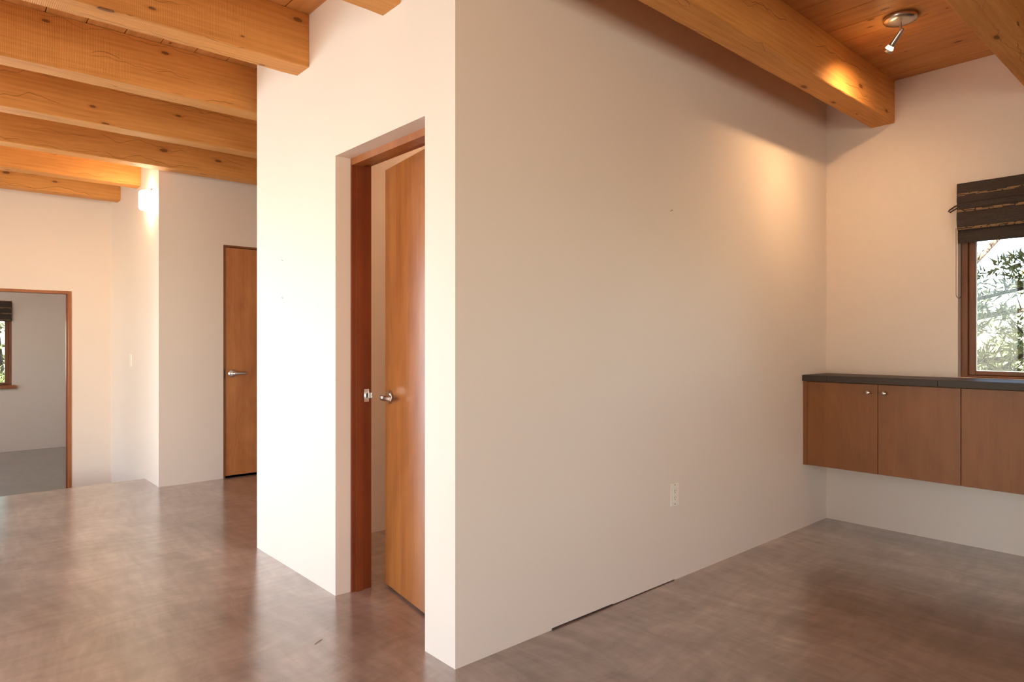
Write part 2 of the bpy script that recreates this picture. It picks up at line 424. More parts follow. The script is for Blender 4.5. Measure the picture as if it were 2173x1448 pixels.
# ------------------------------------------------------------------ ceiling planks
ceil = thing('ceiling', 'tongue-and-groove pine plank ceiling above the timber beams', 'ceiling', (0, 0, H), kind='structure')
bx('roof_light_block', 'ext', (-12.5, 4.2, -4.75, 7.2, H + .024, H + .26), org=(0, 0, H)).parent = ceil  # unseen roof slab, placed over the planks to block light
ceil.children[0].location = (0, 0, 0)
pw = .1745; pm = {}
k0 = int((-4 - .463) // pw)
for k in range(k0, 36):
    y0 = .463 + k * pw
    if y0 + pw > 6.66: break
    xs = [-11.9, -7.4 + 1.5 * random.random(), -4.6 + .0 * k + (.9 * random.random()), 0.5 + 1.2 * random.random(), 3.6]
    if k % 2: xs = [-11.9, -5.3 + random.random() * .4, -1.2 + 2.4 * (random.random() > 2), 3.6]
    if k % 2: xs[2] = .9 + random.random()
    for a, b in zip(xs[:-1], xs[1:]):
        dz = random.uniform(0, .0012)
        o = MB().box(-(b - a) / 2 + .0006, (b - a) / 2 - .0006, .0018, pw - .0018, 0, .022, .0028).build('plank', 'plank', ceil, loc=((a + b) / 2, y0, dz))

# ------------------------------------------------------------------ beams
def beam(x0, x1, y0, y1, label, seed):
    r = random.Random(seed); n = int((y1 - y0) / .08); z0, z1 = 2.575, 2.8385; ch = .004; cx = (x0 + x1) / 2; hw = (x1 - x0) / 2
    vs = []; bow = [r.uniform(-.002, .002) for _ in range(6)]
    for i in range(n + 1):
        y = y0 + (y1 - y0) * i / n
        w = sum(bow[k] * math.sin((k + 1) * y * .9) for k in range(6)) * .5
        j = lambda a=.0009: r.uniform(-a, a)
        vs += [(-hw + j() + w * .3, y, z0 + ch + j()), (-hw + ch + j(.0015), y, z0 + j() + w * .4), (hw - ch + j(.0015), y, z0 + j() + w * .4), (hw + j() + w * .3, y, z0 + ch + j()), (hw + w * .3, y, z1), (-hw + w * .3, y, z1)]
    fs = [(i * 6 + k, i * 6 + (k + 1) % 6, (i + 1) * 6 + (k + 1) % 6, (i + 1) * 6 + k) for i in range(n) for k in range(6)]
    fs += [tuple(range(6)), tuple(n * 6 + k for k in reversed(range(6)))]
    m = MB().add([(v[0], v[1] - y1, v[2] - z0) for v in vs], fs)
    o = m.build('timber_beam', 'beam', loc=(cx, y1, z0))
    return tag(o, label, 'beam', 'exposed ceiling beams')
BY = -3.99
for i, (a, b, y1, lab) in enumerate([
    (-2.461, -2.318, YC, 'timber beam stub whose end shows above the right side of the ajar door'),
    (-3.318, -3.172, YC, 'timber beam ending on the narrow wall left of and above the ajar door'),
    (-4.160, -4.018, 6.49, 'knotty timber beam, first of those running past the narrow wall into the hallway'),
    (-5.020, -4.880, 6.49, 'timber beam with fine saw marks, second of those running into the hallway'),
    (-5.880, -5.745, 6.49, 'long-cracked timber beam running closest in front of the closed door wall'),
    (-6.730, -6.580, YC, 'short-showing timber beam ending just beside the glowing sconce'),
    (-7.530, -7.390, YC, 'lowest-looking timber beam nearest the sunken doorway wall'),
    (-1.667, -1.526, YB, 'timber beam running beside the long beige wall, lit by the ceiling spotlight'),
    (-.845, -.700, YB, 'timber beam in the corner past the ceiling spotlight, toward the window side')]):
    beam(a, b, BY, y1 - .001, lab, 11 + i)
for i, x in enumerate((.02, .84, 1.66, 2.48)):
    tag(beam(x, x + .143, BY, YB - .001, 'timber beam %s past the beam in the window-side corner' % ('first', 'second', 'third', 'fourth')[i], 40 + i))

# ------------------------------------------------------------------ door 1 (ajar)
d1 = thing('door_1', 'ajar flush wooden door with silver lever in its dark red frame', 'door', (-2.5165, 1.6, 0), kind='structure')
def inpar(o, par):      # keep world placement when parenting to an unrotated empty
    o.parent = par; o.location = Vector(o.location) - Vector(par.location); return o
jl, jr, ys, yr, ye = -2.888, -2.145, 1.535, 1.590, 1.640
inpar(MB().box(0, .012, ys, yr, 0, 2.050).box(0, .022, yr - .0345, yr, 0, 2.050).box(0, .012, yr, ye, 0, 2.050).build('jamb', 'jamb', loc=(jl, 0, 0)), d1)
inpar(MB().box(-.012, 0, ys, yr, 0, 2.050).box(-.022, 0, yr - .0345, yr, 0, 2.050).box(-.012, 0, yr, ye, 0, 2.050).build('jamb', 'jamb', loc=(jr, 0, 0)), d1)
inpar(MB().box(jl, jr, ys, ye, -.020, 0).box(jl + .012, jr - .012, ys, yr, -.032, -.020).build('head_jamb', 'headjamb', loc=(0, 0, 2.0715)), d1)
# strike plate with curved lip
sp = MB().box(0, .0016, 0, .026, 0, .062).box(.0003, .0022, .010, .019, .017, .045)
sp.tube([(.001, .026, .017), (.001, .026, .045)], .0012, 6)
lip = [(0.0, .026), (.004, .031), (.010, .034), (.016, .0345)]
for (a, b), (c, d) in zip(lip[:-1], lip[1:]):
    sp.add([(a, b, .018), (c, d, .018), (c, d, .044), (a, b, .044), (a + .0015, b - .0012, .018), (c + .0015, d - .0012, .018), (c + .0015, d - .0012, .044), (a + .0015, b - .0012, .044)],
           [(0, 1, 2, 3), (4, 7, 6, 5), (0, 4, 5, 1), (3, 2, 6, 7), (1, 5, 6, 2), (0, 3, 7, 4)])
strike = inpar(sp.build('strike_plate', 'chrome', loc=(jl + .012, 1.600, .905)), d1)
hole = MB().box(0, .0004, 0, .009, 0, .022).build('bolt_hole', 'slot', strike, loc=(.0023, .0105, .020))
ang = math.radians(8.3)
leaf = MB().box(0, .692, 0, .035, 0, 2.028, .0015).build('door_leaf', 'leafdoor')
leaf.parent = d1; leaf.location = (-2.160 + 2.5165, 1.637 - 1.6, .011); leaf.rotation_euler = (0, 0, PI - ang)
# local X runs from the hinge towards the latch; local +Y faces the viewer side after the half turn
def lever_on(leaf, cx, z, face_y, out, arm):
    """out = +1/-1 direction out of the face along Y, arm = +1/-1 direction of the lever along X."""
    r = lathe([(0, 0), (.030, 0), (.0335, .003), (.0335, .007), (.031, .0095), (.012, .0105), (0, .0105)], 32)
    r.xf(Matrix.Rotation(-PI / 2 * out, 4, 'X')).build('rose', 'chrome', leaf, loc=(cx, face_y, z))
    m = MB().tube([(0, 0, 0), (0, out * .040, 0)], .0115, 16)
    pts = [(-.012, .040), (0, .046), (.012, .050), (.050, .051), (.100, .049), (.108, .047)]; hh = [.0135, .0150, .0150, .0130, .0115, .0095]; n = 14; vs = []
    for (px, py), rr in zip(pts, hh):
        for k in range(n):
            th = 2 * PI * k / n; vs.append((arm * px, out * (py + rr * .5 * math.cos(th)), rr * math.sin(th)))
    m.add(vs, [(i * n + k, i * n + (k + 1) % n, (i + 1) * n + (k + 1) % n, (i + 1) * n + k) for i in range(len(pts) - 1) for k in range(n)], True)
    m.add(vs[-n:], [tuple(range(n))]); m.add(vs[:n], [tuple(reversed(range(n)))])
    m.build('lever', 'chrome', leaf, loc=(cx, face_y, z))
lever_on(leaf, .632, .918, .035, 1, -1)
lever_on(leaf, .632, .918, 0, -1, -1)
MB().box(.0, .0015, .006, .030, 0, .057).build('latch_plate', 'chrome', leaf, loc=(.692, 0, .89))
for z in (.18, 1.0, 1.80):
    MB().tube([(0, 0, 0), (0, 0, .09)], .006, 10).build('hinge', 'chrome', leaf, loc=(-.002, -.007, z))

# ------------------------------------------------------------------ door 2 (closed)
d2 = thing('door_2', 'closed flush birch door with round-rose silver lever on the far wall', 'door', (XE, 2.3795, 0), kind='structure')
inpar(bx('jamb', 'winwood', (-6.10, -5.999, 1.9695, 1.985, 0, 2.0395)), d2)
inpar(bx('jamb', 'winwood', (-6.10, -5.999, 2.774, 2.7895, 0, 2.0395)), d2)
inpar(bx('head_jamb', 'winwood', (-6.10, -5.999, 1.985, 2.774, 2.024, 2.0395)), d2)
l2 = MB().box(0, .783, 0, .040, 0, 2.002, .0015).build('door_leaf', 'door')
l2.parent = d2; l2.rotation_euler = (0, 0, PI / 2); l2.location = (-6.006 - XE, 1.988 - 2.3795, .018)
# local X = +Y world, local Y = -X world; face toward the viewer is local Y = 0, outward is local -Y
lever_on(l2, .055, .897, 0, -1, 1)
inpar(bx('strike_edge', 'bead', (-5.9985, -5.9975, 1.974, 1.984, .87, .95)), d2)
tag(bx('closet_dark_block', 'void', (-6.6, -6.15, 1.95, 2.81, 0, 2.1)), 'unseen dark block in place of the unlit closet behind the closed door', 'closet', kind='structure')  # solid near-black block painted dark instead of an unlit closet space

# ------------------------------------------------------------------ doorway 3
d3 = thing('door_3', 'open doorway with thin reddish wood trim leading to the sunken room', 'doorway', (XD, .6925, LOW), kind='structure')
inpar(bx('jamb', 'headjamb', (-7.972, XD + .004, 1.090, 1.1149, LOW, 1.6929)), d3)
inpar(bx('jamb', 'headjamb', (-7.972, XD + .004, .2701, .295, LOW, 1.6929)), d3)
inpar(bx('head_jamb', 'headjamb', (-7.972, XD + .004, .295, 1.090, 1.667, 1.6929)), d3)
inpar(bx('door_stop', 'jamb', (-7.93, -7.89, 1.080, 1.090, LOW, 1.667)), d3)

# ------------------------------------------------------------------ windows
def window(idx, axis, a0, a1, z0, z1, c, out, label, fw=.035, sw=.035, d0=.055, sill=False, mull=0, lit=True):
    """axis: wall runs along X or Y; c = inner wall plane; out = +1/-1 outward direction."""
    cen = (a0 + a1) / 2
    loc = (cen, c, z0) if axis == 'X' else (c, cen, z0)
    w = thing('window_%d' % idx, label, 'window', loc, kind='structure')
    def B(name, mat, p, q, e, f, g, h, par=w, bev=.0):   # along, depth, height
        e2, f2 = sorted((out * e, out * f))
        bb = (p - cen, q - cen, e2, f2, g - z0, h - z0) if axis == 'X' else (e2, f2, p - cen, q - cen, g - z0, h - z0)
        return MB().box(*bb, bev).build(name, mat, par)
    g = .001
    fr = B('window_frame', 'winwood', a0 + g, a0 + fw, d0, d0 + .09, z0 + g, z1 - g, bev=.002)
    B('window_frame', 'winwood', a1 - fw, a1 - g, d0, d0 + .09, z0 + g, z1 - g, bev=.002)
    B('window_frame', 'winwood', a0 + fw, a1 - fw, d0, d0 + .09, z0 + g, z0 + min(fw, .012), bev=.002)
    B('window_frame', 'winwood', a0 + fw, a1 - fw, d0, d0 + .09, z1 - fw, z1 - g, bev=.002)
    y0 = z0 + min(fw, .012); edges = [a0 + fw + (a1 - a0 - 2 * fw) * k / (mull + 1) for k in range(mull + 2)]
    for p, q in zip(edges[:-1], edges[1:]):
        s1 = .020; zb, zt = y0, z1 - fw
        sa = B('sash', 'winwood', p + .001, p + sw, d0 + s1, d0 + s1 + .045, zb + .001, zt - .001, bev=.003)
        B('sash', 'winwood', q - sw, q - .001, d0 + s1, d0 + s1 + .045, zb + .001, zt - .001, bev=.003)
        B('sash', 'winwood', p + sw, q - sw, d0 + s1, d0 + s1 + .045, zb + .001, zb + .026, bev=.003)
        B('sash', 'winwood', p + sw, q - sw, d0 + s1, d0 + s1 + .045, zt - sw, zt - .001, bev=.003)
        gl = B('pane', 'glass', p + sw - .002, q - sw + .002, d0 + s1 + .020, d0 + s1 + .022, zb + .024, zt - sw + .002)
        sp = B('spacer', 'chrome', p + sw - .001, p + sw + .003, d0 + s1 + .016, d0 + s1 + .0195, zb + .026, zt - sw, gl)
        B('spacer', 'chrome', p + sw + .003, q - sw, d0 + s1 + .016, d0 + s1 + .0195, zb + .0255, zb + .029, gl)
    if sill:
        B('window_sill', 'headjamb', a0 - .045, a1 + .045, -.06, d0, z0 - .045, z0 + .002, bev=.004)
    if idx not in WIN_LAMP: return w
    # area lamp added outside the glass, standing in for sky light
    ld = bpy.data.lights.new('window_area_lamp', 'AREA'); ld.shape = 'RECTANGLE'; ld.size = a1 - a0 - .1; ld.size_y = z1 - z0 - .1
    ld.energy = WIN_LAMP[idx] * ld.size * ld.size_y * PI; ld.color = WIN_LAMP_COL.get(idx, (.88, .95, 1.0))
    lo = bpy.data.objects.new('window_area_lamp', ld); COL.objects.link(lo)
    p = [cen, c + out * .17] if axis == 'X' else [c + out * .17, cen]
    lo.location = (p[0], p[1], (z0 + z1) / 2)
    dirv = Vector((0, -out, 0)) if axis == 'X' else Vector((-out, 0, 0))
    lo.rotation_euler = dirv.to_track_quat('-Z', 'Z').to_euler()
    return w
window(1, 'X', *W1[:2], *W1[2:], YB, 1, 'brown wood-framed window above the slate counter with pines outside', mull=1)
window(2, 'Y', -.35, .964, .57, 1.77, -11.79, -1, 'small brown-framed window in the grey sunken room', fw=.03, sw=.045, d0=.01, sill=True)
window(3, 'Y', *WD, XD, -1, 'tall window beside the doorway to the sunken room', mull=1)
for i, h in enumerate(S_H): window(4 + i, 'X', *h, -4, -1, 'tall brown-framed window in the window wall', mull=1 if i else 0)
window(8, 'Y', -3.2, -1.4, .3, 2.15, 3.5, 1, 'unseen tall window added for light in the side wall nearest the window wall corner', mull=1)  # out-of-view window, added to bring light onto the long wall
window(11, 'Y', -.8, 1.0, .3, 2.15, 3.5, 1, 'unseen tall window added for light in the middle of the side wall', mull=1)  # second out-of-view window added for the long wall's light
window(9, 'X', -5.6, -4.3, .6, 2.1, 6.5, 1, 'unseen hallway end window added for light')  # added out of view to light the hallway
window(10, 'X', -10.9, -9.6, .6, 1.7, -3.0, -1, 'unseen south window added to light the sunken room')  # extra window, put in out of view for the sunken room's light

# ------------------------------------------------------------------ floating cabinets and counter
def cabinet(x0, x1, label, filler=False):
    c = thing('wall_cabinet', label, 'cabinet', ((x0 + x1) / 2, 4.42, .407), group='floating cabinets under the counter')
    ox, oy, oz = c.location
    def B(name, mat, b, par=c, bev=0): return MB().box(b[0] - ox, b[1] - ox, b[2] - oy, b[3] - oy, b[4] - oz, b[5] - oz, bev).build(name, mat, par)
    xs = x0 + (.0265 if filler else 0.0)
    B('cabinet_body', 'cab', (xs + .001, x1 - .001, 4.262, YB - .001, .407, .9435))
    if filler: B('side_panel', 'cab', (x0 + .0012, xs, 4.2385, YB - .001, .407, .9435), bev=.001)
    mid = (xs + x1) / 2 if not filler else -1.503
    for k, (a, b) in enumerate(((xs, mid), (mid, x1))):
        d = B('cabinet_door', 'cab', (a + .0016, b - .0016, 4.240, 4.260, .408, .9405), bev=.001)
        kx = b - .0495 if k == 0 else a + .0395
        kn = lathe([(0, 0), (.005, 0), (.005, .010), (.0115, .016), (.0125, .021), (.0105, .0245), (.004, .026), (0, .026)], 24)
        kn.xf(Matrix.Rotation(PI / 2, 4, 'X')).build('knob', 'nickel', d, loc=(kx - ox, 4.240 - oy, .892 - oz))
    return c
cabinet(XA, -1.081, 'floating wood cabinet in the corner with two visible round knobs', True)
cabinet(-1.081, -.235, 'floating wood cabinet under the shaded window, cut by the frame edge')
cabinet(-.235, .611, 'floating wood cabinet further along the window wall')
ct = thing('countertop', 'dark slate-tiled countertop over the floating cabinets under the window', 'countertop', (-.67, 4.42, .9436))
def CB(name, mat, b, bev=0): return MB().box(b[0] + .67, b[1] + .67, b[2] - 4.42, b[3] - 4.42, b[4] - .9436, b[5] - .9436, bev).build(name, mat, ct)
CB('backing', 'grout', (XA + .001, .611, 4.236, YB - .001, .9437, .972))
xs = [XA + .001, -1.792, -1.188, -.584, .02, .611]
for a, b in zip(xs[:-1], xs[1:]):
    CB('edge_tile', 'slate', (a + .001, b - .001, 4.222, 4.2355, .9450, .9815), .0012)
    CB('tile', 'slate', (a + .001, b - .001, 4.2385, 4.300, .9722, .9830), .0012)
    CB('tile', 'slate', (a + .001, b - .001, 4.3020, YB - .002, .9722, .9830), .0012)

# ------------------------------------------------------------------ roman shades
def shade(name, label, axis, a0, a1, c, out, folds, cleat=False, chain=False):
    """folds: list of (z_top, z_bottom, protrusion); bands: tan reed stripes."""
    cen = (a0 + a1) / 2; zb = folds[-1][1]
    s = thing(name, label, 'window shade', (cen, c, zb) if axis == 'X' else (c, cen, zb))
    def tr(m):
        if axis == 'Y': m.v = [(y, x, z) for x, y, z in m.v]; m.f = [tuple(reversed(f)) for f in m.f]
        return m
    for k, (zt, zl, pr, bands) in enumerate(folds):
        # a gently bulged fold: outer face and underside return
        n = 6; prof = []
        for i in range(n + 1):
            t = i / n; prof.append((pr + .010 * math.sin(PI * t) * (0 if k == 0 else 1) + .006 * t, zt + (zl - zt) * t))
        prof2 = [(p - .006, z) for p, z in reversed(prof)]; pts = prof + prof2; m = MB(); nx = 24
        vs = []
        for i in range(nx + 1):
            x = a0 + (a1 - a0) * i / nx - cen; sag = .0015 * math.sin(i * 1.7 + k)
            vs += [(x, out * -(p + sag), z - zb) for p, z in pts]
        q = len(pts); fs = [(i * q + j, i * q + (j + 1) % q, (i + 1) * q + (j + 1) % q, (i + 1) * q + j) for i in range(nx) for j in range(q)]
        fs += [tuple(range(q)), tuple(nx * q + j for j in reversed(range(q)))]
        m.add(vs, fs, False); fo = tr(m).build('valance' if k == 0 else 'fold', 'weave', s)
        for zc in bands:
            m = MB(); r = random.Random(k * 31 + int(zc * 100)); t = (zt - zc) / (zt - zl)
            pp = pr + .010 * math.sin(PI * t) * (0 if k == 0 else 1) + .006 * t
            for row in (-.0045, .0005, .0050):
                x = a0 + .004
                while x < a1 - .01:
                    L = r.uniform(.018, .065); x1 = min(x + L, a1 - .003)
                    if r.random() < .82: m.box(x - cen, x1 - cen, *sorted((out * -(pp - .004), out * -(pp + .0042))), zc + row - zb, zc + row + .0036 - zb)
                    x = x1 + r.uniform(.002, .012)
            o = tr(m).build('reed_band', 'reed', s); o['kind'] = 'stuff'; o['label'] = 'tan reed stripe woven across the shade'
    m = MB().box(a0 + .004 - cen, a1 - .004 - cen, *sorted((out * -.002, out * -.030)), folds[0][0] - .034 - zb, folds[0][0] - .002 - zb); tr(m).build('headrail', 'weave', s)
    if chain:
        m = MB(); x = -a0; pts = []
        za, zlow = 1.86, 1.452
        N = 150; L = []
        for i in range(60): L.append((a0 - .003 - cen, -.050, za - (za - 1.475) * i / 59))
        for i in range(1, 12):
            th = PI * i / 12; L.append((a0 + .011 - .014 * math.cos(th) - cen, -.050, 1.475 - .024 * math.sin(th)))
        for i in range(60): L.append((a0 + .025 - cen, -.050, 1.475 + (za - 1.475) * i / 59))
        m.tube([(a, b, c2 - zb) for a, b, c2 in L], .0007, 5)
        for a, b, c2 in L:
            r_ = .0027; m.add([(a + r_, b, c2 - zb), (a - r_, b, c2 - zb), (a, b + r_, c2 - zb), (a, b - r_, c2 - zb), (a, b, c2 + r_ - zb), (a, b, c2 - r_ - zb)],
                              [(0, 2, 4), (2, 1, 4), (1, 3, 4), (3, 0, 4), (2, 0, 5), (1, 2, 5), (3, 1, 5), (0, 3, 5)], True)
        o = m.build('bead_chain', 'bead', s); o['label'] = 'dark beaded pull chain loop'
    return s
shade('roman_shade', 'dark woven reed roman shade with tan stripes over the counter window', 'X', -1.178, .60, YB, 1,
      [(2.121, 2.010, .046, [2.052]), (2.030, 1.972, .034, []), (1.985, 1.868, .040, [1.958]), (1.890, 1.848, .030, [1.856]), (1.872, 1.775, .020, [])], chain=True)
shade('roman_shade.001', 'dark woven reed roman shade seen through the sunken room doorway', 'Y', -.36, .960, -11.79, -1,
      [(1.753, 1.62, .035, [1.665]), (1.64, 1.53, .030, [1.585]), (1.56, 1.478, .024, [1.495])])
cl = MB().tube([(0, 0, 0), (-.014, -.004, -.006), (-.036, -.010, -.022), (-.044, -.010, -.032), (-.036, -.010, -.038), (-.018, -.006, -.026), (0, 0, -.016)], [.004, .0045, .005, .005, .005, .0045, .004], 8)
o = cl.build('cord_loop', 'cord', loc=(-1.180, 4.562, 1.999)); tag(o, 'brown cord cleat poking out beside the counter window shade', 'cord cleat')

# ------------------------------------------------------------------ ceiling spotlight
SX, SY = -1.205, 3.700
sl = thing('ceiling_spotlight', 'brushed nickel ceiling spotlight with one lit adjustable head', 'spotlight', (SX, SY, H))
cn = lathe([(0, 0), (.074, 0), (.0775, -.003), (.0775, -.016), (.074, -.021), (.045, -.0265), (.012, -.029), (0, -.029)], 40)
cn.build('canopy', 'nickel', sl)
MB().tube([(0, 0, -.026), (0, 0, -.072), (-.003, .001, -.078)], .0055, 12).build('stem', 'nickel', sl)
aim = (Vector((-1.95, 3.96, 2.00)) - Vector((SX, SY, H - .075))).normalized()
q = aim.to_track_quat('Z', 'Y').to_matrix().to_4x4(); q = q @ Matrix.Scale(.88, 4); q.translation = Vector((0.010, -.003, -.066))
hd = lathe([(0, -.006), (.008, -.005), (.0105, 0), (.0125, .020), (.0165, .085), (.0175, .098), (.0160, .099), (.0125, .085), (0, .080)], 28)
head = hd.xf(q).build('lamp_head', 'nickel', sl)
bb = lathe([(0, .095), (.013, .096), (.0175, .104), (.0205, .112), (.0215, .1155), (0, .1160)], 24)
bulb = bb.xf(q).build('bulb', m_emit('halogen_glow', (1, .62, .25), 14), sl)
gr = lathe([(.0225, .118), (.0265, .118), (.0265, .134), (.0245, .134), (.0225, .118)], 28)
for k in range(3):
    th = 2 * PI * k / 3 + .5; gr.tube([(.0165 * math.cos(th), .0165 * math.sin(th), .094), (.0255 * math.cos(th), .0255 * math.sin(th), .120)], .0014, 6)
gr.xf(q).build('guard_ring', 'nickel', sl)
tip = Vector((SX, SY, H)) + q @ Vector((0, 0, .119))
def spot(loc, d, e, size, blend, r, c):
    l = bpy.data.lights.new('halogen_beam', 'SPOT'); l.energy = e; l.spot_size = math.radians(size); l.spot_blend = blend; l.shadow_soft_size = r; l.color = c
    o = bpy.data.objects.new('halogen_beam', l); COL.objects.link(o); o.location = loc; o.rotation_euler = Vector(d).to_track_quat('-Z', 'Y').to_euler(); return o
spot(tip, Vector((-1.95, 3.93, 2.03)) - tip, .75, 56, 1.0, .02, (1, .60, .26))
spot(tip, Vector((-.35, .25, -.9)), 9.0, 158, 1.0, .02, (1, .62, .32))

# ------------------------------------------------------------------ unseen lamp added to brighten the closet room
cl_ = thing('added_closet_lamp', 'unseen round lamp added to light the small room behind the ajar door', 'ceiling lamp', (-2.9, 3.1, H))
lathe([(0, 0), (.10, 0), (.10, -.02), (0, -.02)], 24).build('base', 'nickel', cl_)
lathe([(0, -.02), (.12, -.02), (.115, -.06), (.07, -.09), (0, -.10)], 24).build('glass_shade', m_emit('added_lamp_glow', (1, .76, .50), 14.0), cl_)

# ------------------------------------------------------------------ wall sconce
ws_ = thing('wall_sconce', 'glowing white half-round wall sconce', 'wall light', (-6.24, YC, 2.31))
n = 20; vs = []
for z in (0, .012, .140, .152):
    rr = .082 if z in (0, .152) else .09
    for k in range(n + 1):
        th = PI + PI * k / n; vs.append((rr * math.cos(th), rr * math.sin(th) - .002, z))
q_ = n + 1; fs = [(i * q_ + k, i * q_ + k + 1, (i + 1) * q_ + k + 1, (i + 1) * q_ + k) for i in range(3) for k in range(n)]
fs += [tuple(range(q_)), tuple(3 * q_ + k for k in reversed(range(q_)))] + [(i * q_, (i + 1) * q_, (i + 1) * q_ + n, i * q_ + n) for i in range(3)]
MB().add(vs, fs, False).build('glass_shade', m_emit('sconce_glow', (1, .80, .52), 8.5), ws_)
MB().box(-.012, .012, -.03, -.001, .153, .170, .002).build('bracket', 'nickel', ws_)
MB().box(-.05, .05, -.0015, -.0005, -.02, .18).build('back_plate', 'nickel', ws_)

# ------------------------------------------------------------------ outlet, switch, nails, litter
def plate(name, label, cat, loc, rotz, duplex=True):
    t = thing(name, label, cat, loc, (0, 0, rotz))     # local: plate in XZ, facing -Y
    MB().box(-.035, .035, -.0055, -.0005, -.0575, .0575, .0025).build('cover_plate', 'plate', t)
    if duplex:
        ins = MB().box(-.0165, .0165, -.0072, -.005, -.0335, .0335, .0008).build('receptacle', 'plate', t)
        for z in (.017, -.017):
            for x, h in ((-.0062, .0075), (.0062, .0062)): MB().box(x - .0011, x + .0011, -.0076, -.0070, z - h / 2 + .003, z + h / 2 + .003).build('slot', 'slot', ins)
            MB().tube([(0, -.0076, z - .007), (0, -.0070, z - .007)], .0024, 10).build('ground_hole', 'slot', ins)
    else:
        MB().box(-.0165, .0165, -.0085, -.005, -.0335, .0335, .0012).build('rocker', 'plate', t)
    for z in (.048, -.048): MB().tube([(0, -.0062, z), (0, -.0050, z)], .003, 10).build('screw', 'slot' if duplex else 'plate', t)
    return t
plate('power_outlet', 'almond power outlet low on the long beige wall', 'outlet', (XA, 2.822, .431), PI / 2)
plate('light_switch', 'white rocker light switch on the bright wall below the sconce', 'light switch', (-6.955, YC, 1.02), 0, False)
for loc, d, lab in (((XA, 2.796, 1.85), (1, 0, 0), 'small nail in the middle of the long beige wall'),
                    ((-3.492, YC, 1.633), (0, -1, 0), 'upper small nail on the narrow wall left of the ajar door'),
                    ((-3.492, YC, 1.432), (0, -1, 0), 'lower small nail on the narrow wall left of the ajar door')):
    d = Vector(d); s = Vector((d.y, -d.x, 0))
    big = 1.0 if d.x else .8
    m = MB().tube([d * -.001, d * .008 + Vector((0, 0, .002))], .0012 * big, 8).tube([d * .008 + Vector((0, 0, .002)), d * .0092 + Vector((0, 0, .0022))], .0032 * big, 10)
    m.tube([s * .008 * big + d * .0005, s * .004 * big + Vector((0, 0, -.003)) + d * .0008, Vector((0, 0, -.001)) + d * .001], .0011 * big, 6)
    tag(m.build('nail', 'chalk', loc=loc), lab, 'nail')
m = MB().tube([(-2.480, 1.162, .0012), (-2.492, 1.185, .0022), (-2.502, 1.205, .0012)], [.0006, .0011, .0006], 6)
m.v = [(a + 2.49, b - 1.185, c) for a, b, c in m.v]
tag(m.build('pine_needle', 'cord', loc=(-2.49, 1.185, 0)), 'single dark pine needle lying on the floor before the ajar door', 'pine needle')

# ------------------------------------------------------------------ outside: ground, pines, junipers
g = MB(); N = 40
gv = [(-70 + 130 * i / N, -60 + 130 * j / N, 0) for i in range(N + 1) for j in range(N + 1)]
gv = [(x, y, -.75 - .02 * max(0, math.hypot(x + 3, y) - 9) + .15 * math.sin(x * .5) * math.cos(y * .4)) for x, y, z in gv]
g.add(gv, [(i * (N + 1) + j, (i + 1) * (N + 1) + j, (i + 1) * (N + 1) + j + 1, i * (N + 1) + j + 1) for i in range(N) for j in range(N)], True)
tag(g.build('ground', 'soil'), 'dry sunlit ground outside the windows', 'ground', kind='structure')

def needle_cloud(centres, radii, per, size, r):
    """thin triangular needle blades scattered in tufts round the given centres"""
    cs = np.repeat(np.array(centres), per, 0); rr = np.repeat(np.array(radii), per)[:, None]
    n = len(cs); d = r.normal(size=(n, 3)); d /= np.linalg.norm(d, axis=1)[:, None]
    p = cs + d * rr * (r.random((n, 1)) ** .5) * [1, 1, .6]
    dirs = d + r.normal(size=(n, 3)) * .6 + [0, 0, .35]; dirs /= np.linalg.norm(dirs, axis=1)[:, None]
    sd = np.cross(dirs, r.normal(size=(n, 3))); sd /= np.linalg.norm(sd, axis=1)[:, None]
    L = size * (.6 + .8 * r.random((n, 1)))
    v = np.stack([p - sd * L * .13, p + sd * L * .13, p + dirs * L], 1).reshape(-1, 3)
    return v
def cloud_obj(name, v, mat, parent, org):
    v = v - np.array(org); me = bpy.data.meshes.new(name); n = len(v)
    me.vertices.add(n); me.vertices.foreach_set('co', v.ravel()); me.loops.add(n); me.loops.foreach_set('vertex_index', np.arange(n, dtype=np.int32))
    me.polygons.add(n // 3); me.polygons.foreach_set('loop_start', np.arange(0, n, 3, dtype=np.int32)); me.update(); me.validate()
    me.materials.append(M[mat]); o = bpy.data.objects.new(name, me); COL.objects.link(o); o.parent = parent; o['kind'] = 'stuff'; return o
